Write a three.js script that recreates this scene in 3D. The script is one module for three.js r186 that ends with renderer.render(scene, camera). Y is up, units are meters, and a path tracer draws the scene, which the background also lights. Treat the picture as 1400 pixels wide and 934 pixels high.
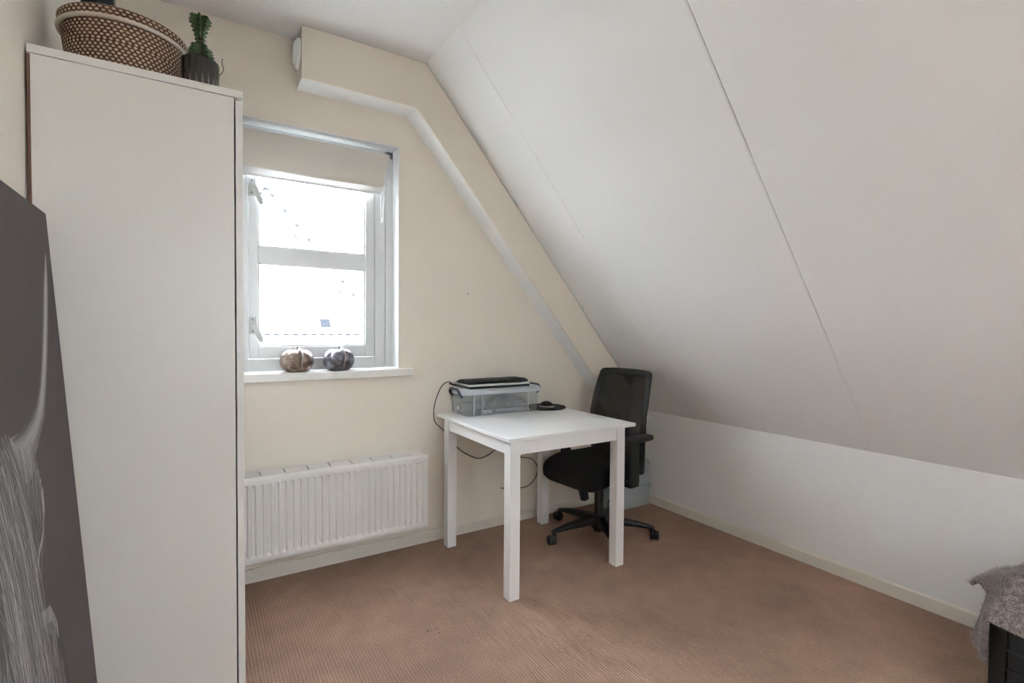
import * as THREE from 'three';
import { RoundedBoxGeometry } from 'three/addons/geometries/RoundedBoxGeometry.js';
import { mergeGeometries } from 'three/addons/utils/BufferGeometryUtils.js';
import { ImprovedNoise } from 'three/addons/math/ImprovedNoise.js';

// ---------------------------------------------------------------- camera, sky, exposure
// metres, y up; the window wall is the plane z = 0, the knee wall the plane x = 0, floor y = 0
const scene = new THREE.Scene();
const camera = new THREE.PerspectiveCamera(2 * Math.atan(467 / 688.154) * 180 / Math.PI, 1400 / 934, 0.05, 200);
camera.position.set(-2.8067, 1.2566, 2.762);
camera.rotation.set(-1.3591 * Math.PI / 180, -32.1029 * Math.PI / 180, 0.4203 * Math.PI / 180, 'YXZ');
scene.background = new THREE.Color(0.90, 1.0, 1.14);     // even, cool overcast sky, the only light
scene.backgroundIntensity = 4.6;
const renderer = new THREE.WebGLRenderer({ antialias: true });
renderer.toneMapping = THREE.LinearToneMapping;
renderer.toneMappingExposure = 6.1;
renderer.shadowMap.enabled = true;

// ---------------------------------------------------------------- helpers
let seed = 7;
const rnd = () => { seed = (seed * 1664525 + 1013904223) >>> 0; return seed / 4294967296; };
const noise = new ImprovedNoise();
const V = (x, y, z) => new THREE.Vector3(x, y, z);
const taken = {};
const numbered = (n) => { const k = taken[n] = (taken[n] ?? -1) + 1; return k ? `${n}_${String(k).padStart(3, '0')}` : n; };
const clampF = (t) => Math.min(1, Math.max(0, t));
const smooth = (a, b, t) => { t = clampF((t - a) / (b - a)); return t * t * (3 - 2 * t); };
const lerp = (a, b, t) => a + (b - a) * t;

function metreUV(g) {              // uv in metres from position, by the main direction of each face
  g = g.index ? g.toNonIndexed() : g;
  const p = g.attributes.position, uv = new Float32Array(p.count * 2);
  const a = V(), b = V(), c = V();
  for (let i = 0; i < p.count; i += 3) {
    a.fromBufferAttribute(p, i); b.fromBufferAttribute(p, i + 1); c.fromBufferAttribute(p, i + 2);
    const n = b.clone().sub(a).cross(c.clone().sub(a));
    const ax = Math.abs(n.x), ay = Math.abs(n.y), az = Math.abs(n.z);
    [a, b, c].forEach((q, k) => {
      const [u, v] = ay >= ax && ay >= az ? [q.x, q.z] : ax >= az ? [q.z, q.y] : [q.x, q.y];
      uv[2 * (i + k)] = u; uv[2 * (i + k) + 1] = v;
    });
  }
  g.setAttribute('uv', new THREE.BufferAttribute(uv, 2));
  return g;
}
const clean = (g) => { g = g.index ? g.toNonIndexed() : g; for (const k of Object.keys(g.attributes)) if (!['position', 'normal', 'uv'].includes(k)) g.deleteAttribute(k); return g; };
const merge = (gs) => gs.length === 1 ? gs[0] : mergeGeometries(gs.map(clean));
// box from corner to corner
const box = (x0, x1, y0, y1, z0, z1, r = 0.0015, s = 1) => {
  const w = x1 - x0, h = y1 - y0, d = z1 - z0;
  const g = r > 0 ? new RoundedBoxGeometry(w, h, d, s, Math.min(r, w / 2.1, h / 2.1, d / 2.1)) : new THREE.BoxGeometry(w, h, d);
  return g.translate((x0 + x1) / 2, (y0 + y1) / 2, (z0 + z1) / 2);
};
const cyl = (r0, r1, h, seg = 24) => new THREE.CylinderGeometry(r0, r1, h, seg);
const tube = (pts, r, seg = 48, rs = 8, closed = false) => new THREE.TubeGeometry(new THREE.CatmullRomCurve3(pts, closed), seg, r, rs, closed);
const extr = (pts, depth, bevel = 0, holes = []) => {
  const s = new THREE.Shape(pts.map(([x, y]) => new THREE.Vector2(x, y)));
  for (const h of holes) s.holes.push(new THREE.Path(h.map(([x, y]) => new THREE.Vector2(x, y))));
  return new THREE.ExtrudeGeometry(s, { depth, bevelEnabled: bevel > 0, bevelSize: bevel, bevelThickness: bevel, bevelSegments: 1, curveSegments: 12 });
};
function mesh(name, geos, mat, parent) {
  const m = new THREE.Mesh(merge(Array.isArray(geos) ? geos : [geos]), mat);
  m.name = parent ? name : numbered(name);
  m.castShadow = m.receiveShadow = true;
  (parent ?? scene).add(m);
  return m;
}
function thing(name, label, category, [x, y, z] = [0, 0, 0], turn = 0, group) {
  const o = new THREE.Group();
  o.name = numbered(name); o.position.set(x, y, z); o.rotation.y = turn;
  o.userData = { label, category };
  if (group) o.userData.group = group;
  scene.add(o);
  return o;
}
function tag(o, label, category, group, kind) { o.userData = { label, category }; if (group) o.userData.group = group; if (kind) o.userData.kind = kind; return o; }
const struct = (o, label, category) => tag(o, label, category, null, 'structure');
function structGroup(name, label, category) { const g = new THREE.Group(); g.name = name; scene.add(g); return struct(g, label, category); }
// closed solid from stacked outlines: rings = [[ [x,y,z], ... ], ...] bottom to top
function loft(rings, capA = true, capB = true) {
  const n = rings[0].length, pos = [], idx = [], uv = [];
  rings.forEach((r, j) => r.forEach((p, i) => { pos.push(...p); uv.push(i / n, j / (rings.length - 1)); }));
  for (let j = 0; j < rings.length - 1; j++) for (let i = 0; i < n; i++) {
    const a = j * n + i, b = j * n + (i + 1) % n, c = a + n, d = b + n;
    idx.push(a, c, b, b, c, d);
  }
  const cap = (r, flip) => {
    const k = pos.length / 3, m = [0, 0, 0];
    r.forEach((p) => { for (let q = 0; q < 3; q++) m[q] += p[q] / n; });
    r.forEach((p) => { pos.push(...p); uv.push(.5, .5); });
    pos.push(...m); uv.push(.5, .5);
    for (let i = 0; i < n; i++) flip ? idx.push(k + i, k + (i + 1) % n, k + n) : idx.push(k + (i + 1) % n, k + i, k + n);
  };
  if (capA) cap(rings[0], true);
  if (capB) cap(rings[rings.length - 1], false);
  const g = new THREE.BufferGeometry();
  g.setAttribute('position', new THREE.Float32BufferAttribute(pos, 3));
  g.setAttribute('uv', new THREE.Float32BufferAttribute(uv, 2));
  g.setIndex(idx); g.computeVertexNormals();
  return g;
}
// place a geometry with a basis, keeping faces outward when the basis is mirrored
function place(g, m4) {
  g = g.index ? g.toNonIndexed() : g;
  g.applyMatrix4(m4);
  if (m4.determinant() < 0) {
    const p = g.attributes.position, n = g.attributes.normal;
    for (let i = 0; i < p.count; i += 3) { const a = [p.getX(i + 1), p.getY(i + 1), p.getZ(i + 1)]; p.setXYZ(i + 1, p.getX(i + 2), p.getY(i + 2), p.getZ(i + 2)); p.setXYZ(i + 2, ...a); }
    g.computeVertexNormals();
  }
  return g;
}
// grid surface f(u,v) -> [x,y,z]
function grid(nu, nv, f, uvf) {
  const pos = [], uv = [], idx = [];
  for (let j = 0; j <= nv; j++) for (let i = 0; i <= nu; i++) {
    pos.push(...f(i / nu, j / nv)); uv.push(...(uvf ? uvf(i / nu, j / nv) : [i / nu, j / nv]));
  }
  for (let j = 0; j < nv; j++) for (let i = 0; i < nu; i++) {
    const a = j * (nu + 1) + i; idx.push(a, a + 1, a + nu + 1, a + 1, a + nu + 2, a + nu + 1);
  }
  const g = new THREE.BufferGeometry();
  g.setAttribute('position', new THREE.Float32BufferAttribute(pos, 3));
  g.setAttribute('uv', new THREE.Float32BufferAttribute(uv, 2));
  g.setIndex(idx); g.computeVertexNormals();
  return g;
}
const roundRect = (hw, hd, r, n = 6) => {       // outline, counter-clockwise in (x, z)
  const o = [];
  for (const [cx, cz, a0] of [[hw - r, hd - r, 0], [-hw + r, hd - r, 90], [-hw + r, -hd + r, 180], [hw - r, -hd + r, 270]])
    for (let k = 0; k <= n; k++) { const a = (a0 + 90 * k / n) * Math.PI / 180; o.push([cx + r * Math.cos(a), cz + r * Math.sin(a)]); }
  return o;
};

// ---------------------------------------------------------------- textures and materials
function dataTex(w, h, f, srgb) {
  const d = new Uint8Array(w * h * 4);
  for (let y = 0; y < h; y++) for (let x = 0; x < w; x++) {
    const c = f(x, y), i = 4 * (y * w + x);
    if (typeof c === 'number') d[i] = d[i + 1] = d[i + 2] = c; else { d[i] = c[0]; d[i + 1] = c[1]; d[i + 2] = c[2]; }
    d[i + 3] = 255;
  }
  const t = new THREE.DataTexture(d, w, h);
  t.magFilter = THREE.LinearFilter; t.minFilter = THREE.LinearMipmapLinearFilter; t.generateMipmaps = true;
  t.wrapS = t.wrapT = THREE.RepeatWrapping;
  if (srgb) t.colorSpace = THREE.SRGBColorSpace;
  t.needsUpdate = true;
  return t;
}
// roller-paint stipple, 0.5 m tile
const stipple = dataTex(512, 512, (x, y) => {
  const q = (f, z) => { // tileable by blending
    const u = x / 512, v = y / 512, n = (a, b) => noise.noise(a * f, b * f, z);
    return (n(u, v) * (1 - u) + n(u - 1, v) * u) * (1 - v) + (n(u, v - 1) * (1 - u) + n(u - 1, v - 1) * u) * v;
  };
  return 128 + 70 * q(60, 1.3) + 50 * q(130, 4.1) + 25 * q(9, 2.2);
});
stipple.repeat.set(2, 2);
const paint = (r, g, b, rough = 0.85, bump = 0.0006) => new THREE.MeshStandardMaterial({ color: new THREE.Color().setRGB(r, g, b), roughness: rough, bumpMap: stipple, bumpScale: bump });
const plain = (r, g, b, rough = 0.5, extra = {}) => new THREE.MeshPhysicalMaterial({ color: new THREE.Color().setRGB(r, g, b), roughness: rough, ...extra });
const M = {
  cream: paint(0.85, 0.785, 0.675),
  white: paint(0.83, 0.82, 0.79),
  slope: paint(0.83, 0.82, 0.79, 0.6, 0.0003),
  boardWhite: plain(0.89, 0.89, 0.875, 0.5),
  knee: paint(0.83, 0.82, 0.79),
  base: plain(0.80, 0.755, 0.655, 0.45),
  frame: plain(0.86, 0.865, 0.85, 0.3),
  sash: plain(0.66, 0.665, 0.65, 0.3),  // window white greyed, its backlit shade put into the colour
  dark: plain(0.02, 0.02, 0.02, 0.7),
  laminate: plain(0.725, 0.69, 0.625, 0.35),
  brownBack: plain(0.16, 0.085, 0.05, 0.7),
  table: plain(0.86, 0.85, 0.82, 0.3),
  radiator: plain(0.83, 0.81, 0.77, 0.35),
  blackPlastic: plain(0.009, 0.009, 0.009, 0.5),
  blackFabric: plain(0.006, 0.006, 0.006, 0.95),
  blackMatte: plain(0.010, 0.010, 0.010, 0.7),
  steel: plain(0.75, 0.74, 0.72, 0.3, { metalness: 1 }),
  glass: new THREE.MeshPhysicalMaterial({ color: 0xffffff, transmission: 1, thickness: 0, roughness: 0, ior: 1.5 }),
};

// ---------------------------------------------------------------- the room
const XL = -3.184, HC = 2.707, HK = 0.669, XS = -1.733, ZR = 4.6;
{ // carpet: ribs run along z, drawn on one sheet of 3.2 x 4.7 m, with two small marks
  const W = 2048, H = 1024, x0 = XL, z0 = 0, sx = -XL, sz = ZR;
  const heights = new Float32Array(W * H);
  const rib = (x) => 0.5 + 0.5 * Math.sin(2 * Math.PI * x / 0.0118);
  const marks = [[-1.998, 0.83, 0.010], [-1.962, 0.836, 0.008], [-1.965, 0.868, 0.007], [-1.985, 0.842, 0.006]];
  const colour = dataTex(W, H, (i, j) => {
    const x = x0 + (i + .5) / W * sx, z = z0 + (j + .5) / H * sz;
    const r = rib(x + 0.0006 * noise.noise(x * 40, z * 40, 3));
    const n = 0.10 * noise.noise(x * 2.3, z * 2.3, 1) + 0.05 * noise.noise(x * 11, z * 11, 5) + 0.16 * (rnd() - .5);
    let k = 0.88 + 0.12 * r + n;
    for (const [mx, mz, mr] of marks) k *= 1 - 0.22 * (1 - smooth(mr * .5, mr, Math.hypot(x - mx, z - mz)));
    return [Math.min(255, 175 * k), Math.min(255, 142 * k), Math.min(255, 121 * k)];
  }, true);
  const bump = dataTex(W, 8, (i) => 255 * rib(x0 + (i + .5) / W * sx));
  const m = new THREE.MeshPhysicalMaterial({ map: colour, bumpMap: bump, bumpScale: 0.0016, roughness: 1 });
  const g = box(XL - 0.1, 0.1, -0.12, 0, -0.02, ZR + 0.1, 0).toNonIndexed();
  const p = g.attributes.position, uv = g.attributes.uv;
  for (let i = 0; i < p.count; i++) uv.setXY(i, (p.getX(i) - x0) / sx, (p.getZ(i) - z0) / sz);
  struct(mesh('floor', g, m), 'reddish brown ribbed carpet covering the attic floor', 'floor');
}
// window wall with its opening
const WX0 = -2.69, WX1 = -1.832, WY0 = 0.992, WY1 = 2.277;
{
  const hole = [[WX0, WY0], [WX0, WY1], [WX1, WY1], [WX1, WY0]];
  const g = extr([[XL - 0.2, -0.12], [0.12, -0.12], [0.12, 0.75], [XS + 0.06, HC + 0.15], [XL - 0.2, HC + 0.15]], 0.25, 0, [hole]).translate(0, 0, -0.25);
  const w = struct(mesh('wall_front', metreUV(g), M.cream), 'cream painted gable wall around the window above the radiator', 'wall');
  // reveal lining boards
  mesh('reveal_lining', [box(WX1 - 0.004, WX1 + 0.001, WY0 + 0.04, WY1, -0.1, 0.0005, 0), box(WX0 - 0.001, WX0 + 0.004, WY0 + 0.04, WY1, -0.1, 0.0005, 0), box(WX0, WX1, WY1 - 0.004, WY1 + 0.001, -0.1, 0.0005, 0)], M.frame, w);
  mesh('filler_spot', [cyl(0.005, 0.005, 0.002, 10).rotateX(Math.PI / 2).translate(-1.394, 1.473, 0.0008)], plain(0.45, 0.42, 0.38, 0.8), w);
}
struct(mesh('wall_left', metreUV(box(XL - 0.15, XL, -0.12, HC + 0.1, -0.02, ZR + 0.1, 0)), M.cream), 'cream painted side wall behind the white wardrobe', 'wall');
struct(mesh('wall_right', metreUV(box(0, 0.15, -0.12, HK + 0.02, -0.02, ZR + 0.1, 0)), M.knee), 'low white knee wall under the sloping ceiling', 'wall');
{ // flat ceiling
  struct(mesh('ceiling', metreUV(box(XL - 0.15, XS + 0.05, HC, HC + 0.12, -0.02, ZR + 0.1, 0)), M.white), 'flat white ceiling strip above the window wall', 'ceiling');
}
{ // sloping ceiling of separate boards; the joint at z = 1.635 opens towards the top
  const s = structGroup('ceiling_slope', 'white sloping roof ceiling of wide flat boards', 'ceiling');
  const dir = V(XS, HC - HK, 0), len = dir.length(); dir.normalize();
  const out = V(-dir.y, dir.x, 0); if (out.x < 0) out.negate();      // away from the room
  const ang = Math.atan2(dir.y, dir.x);
  const sky = [3.15, 3.93, 1.15, 2.1];                                 // unseen roof window added for fill light: z from, z to, along the slope from, to
  const skyHole = [[sky[0], sky[2]], [sky[0], sky[3]], [sky[1], sky[3]], [sky[1], sky[2]]];
  const panel = (za0, za1, zb0, zb1, holes = []) => {                        // z at bottom and top of its two long edges
    const pts = [[za0, -0.01], [zb0, -0.01], [zb1, len + 0.03], [za1, len + 0.03]];
    const g = extr(pts, 0.04, 0.0008, holes);
    // shape x -> world z, shape y -> along the slope, extrude -> outward
    const m4 = new THREE.Matrix4().makeBasis(V(0, 0, 1), dir, out).setPosition(0, HK, 0).multiply(new THREE.Matrix4().makeTranslation(0, 0, 0.0008));
    return metreUV(place(g, m4));
  };
  mesh('panel', panel(-0.01, -0.01, 0.5453, 0.5453), M.slope, s);
  mesh('panel', panel(0.5457, 0.5457, 1.6330, 1.6306), M.slope, s);
  mesh('panel', panel(1.6352, 1.6366, 2.72, 2.72), M.slope, s);
  mesh('panel', panel(2.722, 2.722, ZR + 0.05, ZR + 0.05, [skyHole]), M.slope, s);
  const back = panel(-0.01, -0.01, ZR + 0.05, ZR + 0.05, [skyHole]).translate(out.x * 0.043, out.y * 0.043, 0);
  mesh('backing_board', back, plain(0.40, 0.30, 0.20, 0.8), s);
  { // frame and pane of the added roof window
    const rw = structGroup('window_2', 'unseen roof window added in the sloping ceiling for fill light', 'window');
    const put = (g, o) => place(g, new THREE.Matrix4().makeBasis(V(0, 0, 1), dir, out).setPosition(out.x * o, HK + out.y * o, 0));
    const bar = (a0, a1, b0, b1) => put(new THREE.BoxGeometry(a1 - a0, b1 - b0, 0.09).translate((a0 + a1) / 2, (b0 + b1) / 2, 0), 0.05);
    const t = 0.05, [a0, a1, b0, b1] = sky;
    mesh('frame', [bar(a0, a0 + t, b0, b1), bar(a1 - t, a1, b0, b1), bar(a0, a1, b0, b0 + t), bar(a0, a1, b1 - t, b1)], M.frame, rw);
    mesh('pane', put(new THREE.BoxGeometry(a1 - a0 - 2 * t, b1 - b0 - 2 * t, 0.004).translate((a0 + a1) / 2, (b0 + b1) / 2, 0), 0.06), M.glass, rw);
  }
  // slim cover strip along the first joint
  const strip = (z, w, t) => place(new THREE.BoxGeometry(w, len, t), new THREE.Matrix4().makeBasis(V(0, 0, 1), dir, out).setPosition(XS / 2 - out.x * t * .4, (HC + HK) / 2 - out.y * t * .4, z));
  mesh('cover_strip', strip(0.5455, 0.007, 0.0016), M.slope, s);
  mesh('cover_strip', strip(1.622, 0.009, 0.0012), M.slope, s);
}
{ // rear gable wall behind the camera, with a window added for fill light
  const R = [-2.75, -2.27, 1.2, 1.85];
  const g = extr([[XL - 0.2, -0.12], [0.12, -0.12], [0.12, 0.75], [XS + 0.06, HC + 0.15], [XL - 0.2, HC + 0.15]], 0.25, 0, [[[R[0], R[2]], [R[0], R[3]], [R[1], R[3]], [R[1], R[2]]]]).translate(0, 0, ZR);
  struct(mesh('wall_back', metreUV(g), M.cream), 'cream painted gable wall opposite the radiator wall', 'wall');
  const w = structGroup('window_3', 'unseen window added in the wall opposite the radiator for fill light', 'window');
  const z0 = ZR + 0.12, z1 = ZR + 0.18, t = 0.05;
  mesh('frame', [box(R[0], R[1], R[2], R[2] + t, z0, z1), box(R[0], R[1], R[3] - t, R[3], z0, z1), box(R[0], R[0] + t, R[2], R[3], z0, z1), box(R[1] - t, R[1], R[2], R[3], z0, z1)], M.frame, w);
  mesh('pane', box(R[0] + t, R[1] - t, R[2] + t, R[3] - t, z0 + 0.028, z0 + 0.032, 0), M.glass, w);
}
// baseboards
const bbProfile = [[0, 0], [0.014, 0], [0.014, 0.058], [0.009, 0.065], [0, 0.065]];
struct(mesh('baseboard_front', metreUV(extr(bbProfile, -XL - 0.014).rotateY(-Math.PI / 2).translate(-0.014, 0, 0)), M.base), 'cream baseboard along the window wall', 'baseboard');
struct(mesh('baseboard_right', metreUV(extr(bbProfile.map(([a, b]) => [-a, b]), ZR).translate(0, 0, 0)), M.base), 'cream baseboard along the low knee wall', 'baseboard');
{ // boxed-in pipe along ceiling and slope, at the window wall
  const o = thing('pipe_boxing', 'cream boxed-in pipe casing running under the ceiling and down the slope', 'casing');
  const D = 0.155, e = 0.003;
  const kx = -1.786, ky = 2.452, lx = -0.02, ly = ky - (lx - kx) * 1.176;
  const out = [[-2.37, HC - e], [-2.37, 2.458], [kx, ky], [lx, ly], [lx, HK + 0.015], [XS - 0.004, HC - e]];
  mesh('front_board', metreUV(extr(out, 0.012).translate(0, 0, D - 0.012)), M.cream, o);
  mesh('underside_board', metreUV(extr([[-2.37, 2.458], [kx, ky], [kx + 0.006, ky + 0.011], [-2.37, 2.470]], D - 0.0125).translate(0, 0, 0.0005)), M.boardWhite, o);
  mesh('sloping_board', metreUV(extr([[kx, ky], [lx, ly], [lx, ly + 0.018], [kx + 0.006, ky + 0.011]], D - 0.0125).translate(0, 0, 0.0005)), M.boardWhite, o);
  mesh('end_board', metreUV(box(-2.37, -2.358, 2.472, HC - e, 0.001, D - 0.0125, 0)), M.cream, o);
  const v = thing('air_valve', 'round white ventilation valve on the end of the pipe casing', 'vent', [-2.37, 2.60, 0.083]);
  const prof = [[0, 0.028], [0.028, 0.030], [0.05, 0.026], [0.058, 0.019]].map(([r, y]) => new THREE.Vector2(r, y));
  mesh('disc', new THREE.LatheGeometry([...prof, new THREE.Vector2(0.05, 0.016), new THREE.Vector2(0, 0.016)], 32).rotateZ(Math.PI / 2), M.frame, v);
  const ring = [[0.05, 0], [0.07, 0], [0.07, 0.01], [0.066, 0.018], [0.062, 0.02], [0.058, 0.014], [0.05, 0.006]].map(([r, y]) => new THREE.Vector2(r, y));
  mesh('rim', new THREE.LatheGeometry(ring, 32).rotateZ(Math.PI / 2), M.frame, v);
  mesh('spindle', cyl(0.008, 0.008, 0.018, 12).rotateZ(Math.PI / 2).translate(-0.008, 0, 0), M.steel, v);
}

// ---------------------------------------------------------------- the window
{
  const w = structGroup('window_1', 'white casement window with two panes and a middle rail', 'window');
  const zf = -0.1;
  // trim and fixed frame
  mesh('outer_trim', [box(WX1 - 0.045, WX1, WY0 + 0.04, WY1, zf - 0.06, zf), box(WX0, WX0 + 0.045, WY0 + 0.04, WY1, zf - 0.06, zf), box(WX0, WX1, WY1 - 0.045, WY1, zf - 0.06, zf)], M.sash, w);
  const fx0 = -2.645, fx1 = -1.878, fy0 = 1.030, fy1 = 2.232, sx0 = -2.580, sx1 = -1.942, sy0 = 1.098, sy1 = 2.165;
  const zb = zf - 0.10;
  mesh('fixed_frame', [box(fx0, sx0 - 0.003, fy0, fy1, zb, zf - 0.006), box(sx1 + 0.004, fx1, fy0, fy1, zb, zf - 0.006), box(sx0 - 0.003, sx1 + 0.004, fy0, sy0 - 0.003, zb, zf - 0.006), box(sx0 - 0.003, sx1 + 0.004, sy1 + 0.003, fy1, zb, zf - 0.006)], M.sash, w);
  const gx0 = -2.531, gx1 = -2.0, gy0 = 1.167, m0 = 1.581, m1 = 1.678, gy1 = 2.105;
  const zs0 = zb + 0.02, zs1 = zf - 0.002;
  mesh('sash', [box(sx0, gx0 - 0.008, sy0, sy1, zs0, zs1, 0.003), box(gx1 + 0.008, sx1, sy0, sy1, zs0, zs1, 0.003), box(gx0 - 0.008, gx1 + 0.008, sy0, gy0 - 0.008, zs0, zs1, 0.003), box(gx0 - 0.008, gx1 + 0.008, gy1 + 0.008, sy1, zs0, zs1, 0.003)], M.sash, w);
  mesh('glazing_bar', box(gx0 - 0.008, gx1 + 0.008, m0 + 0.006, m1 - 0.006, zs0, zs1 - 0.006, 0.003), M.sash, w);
  for (const [a, b] of [[gy0, m0], [m1, gy1]]) {
    const t = 0.010, zq0 = zs1 - 0.028, zq1 = zs1 - 0.010;
    mesh('glazing_bead', [box(gx0 - t, gx0 + 0.001, a - t, b + t, zq0, zq1), box(gx1 - 0.001, gx1 + t, a - t, b + t, zq0, zq1), box(gx0, gx1, a - t, a + 0.001, zq0, zq1), box(gx0, gx1, b - 0.001, b + t, zq0, zq1)], M.sash, w);
    mesh('pane', box(gx0 - 0.008, gx1 + 0.008, a - 0.008, b + 0.008, zs0 + 0.03, zs0 + 0.034, 0), M.glass, w);
  }
  // lever handles on the hanging stile
  for (const y of [1.966, 1.268]) {
    const h = mesh('handle_plate', [box(-2.583, -2.548, y - 0.042, y + 0.042, zs1 - 0.0005, zs1 + 0.012, 0.003, 2)], plain(0.42, 0.43, 0.40, 0.35), w);
    const lever = extr([[-0.011, 0.012], [0.011, 0.012], [0.010, -0.062], [0.004, -0.085], [-0.007, -0.083], [-0.011, -0.06]], 0.008, 0.002).rotateZ(0.42).translate(-2.556, y - 0.008, zs1 + 0.02);
    mesh('lever', [lever, cyl(0.010, 0.010, 0.016, 14).rotateX(Math.PI / 2).translate(-2.556, y - 0.002, zs1 + 0.018)], plain(0.50, 0.50, 0.47, 0.3), h);
    for (const dy of [-0.03, 0.03]) mesh('screw', cyl(0.005, 0.005, 0.003, 10).rotateX(Math.PI / 2).translate(-2.566, y + dy, zs1 + 0.0125), plain(0.2, 0.2, 0.2, 0.4, { metalness: .6 }), h);
  }
  // window board
  const s = mesh('trim_1', [box(-2.672, -1.757, 0.989, 1.030, 0.0006, 0.034, 0.003, 2), box(WX0, WX1, 0.9925, 1.030, -0.105, 0.001, 0.0)], plain(0.84, 0.82, 0.77, 0.4));
  struct(s, 'cream window board under the casement window', 'window sill');
}
{ // roman blind, drawn up
  const cloth = new THREE.MeshPhysicalMaterial({ color: new THREE.Color().setRGB(0.80, 0.76, 0.68), roughness: 1, transmission: 0.16, thickness: 0, bumpMap: stipple, bumpScale: 0.0004 });
  const o = thing('roman_blind', 'off-white fabric roman blind drawn up at the top of the window', 'blind', [-2.25, 2.225, -0.03]);
  mesh('headrail', box(-0.385, 0.372, -0.014, 0.008, -0.025, 0.004), M.frame, o);
  const sheet = (y0, y1, z, amp, t, x0, x1) => {
    const f = (u, v, s) => [lerp(x0 + 0.003 * Math.sin(v * 5), x1 - 0.022 * v + 0.004 * Math.sin(v * 7), u), lerp(y0, y1, v) + 0.004 * Math.sin(u * 6.5 + 1) * v, z + amp * Math.sin(v * Math.PI * .9) + 0.003 * Math.sin(u * 9 + v * 3) * v + s];
    const a = grid(24, 12, (u, v) => f(u, v, t / 2)), b = grid(24, 12, (u, v) => f(1 - u, v, -t / 2));
    return [a, b];
  };
  const flip = (g) => { const ix = g.index.array; for (let i = 0; i < ix.length; i += 3) { const t = ix[i]; ix[i] = ix[i + 1]; ix[i + 1] = t; } g.computeVertexNormals(); return g; };
  mesh('front_panel', sheet(0.004, -0.160, 0.006, 0.008, 0.002, -0.385, 0.36).map(flip), cloth, o);
  mesh('fold', sheet(-0.03, -0.178, -0.012, 0.006, 0.002, -0.385, 0.36).map(flip), cloth, o);
  const thin = cloth.clone(); thin.transmission = 0.24; thin.color.setRGB(0.84, 0.83, 0.81);
  const lh = mesh('lower_hem', sheet(-0.07, -0.212, -0.026, 0.004, 0.002, -0.385, 0.36).map(flip), thin, o); lh.userData.label = 'thin translucent white hem';
  mesh('hem_bar', box(-0.38, 0.335, -0.216, -0.204, -0.030, -0.022, 0.003), M.frame, o);
  mesh('pull_cord', tube([V(0.335, -0.2, -0.01), V(0.34, -0.25, 0.0), V(0.336, -0.3, 0.002), V(0.333, -0.355, 0.002), V(0.328, -0.362, 0.002), V(0.324, -0.355, 0.002), V(0.322, -0.3, 0.002), V(0.326, -0.21, -0.01)], 0.0022, 40, 6), M.frame, o);
  mesh('cord_weight', new THREE.CapsuleGeometry(0.005, 0.012, 4, 10).translate(0.3285, -0.364, 0.002), M.frame, o);
}

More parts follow.
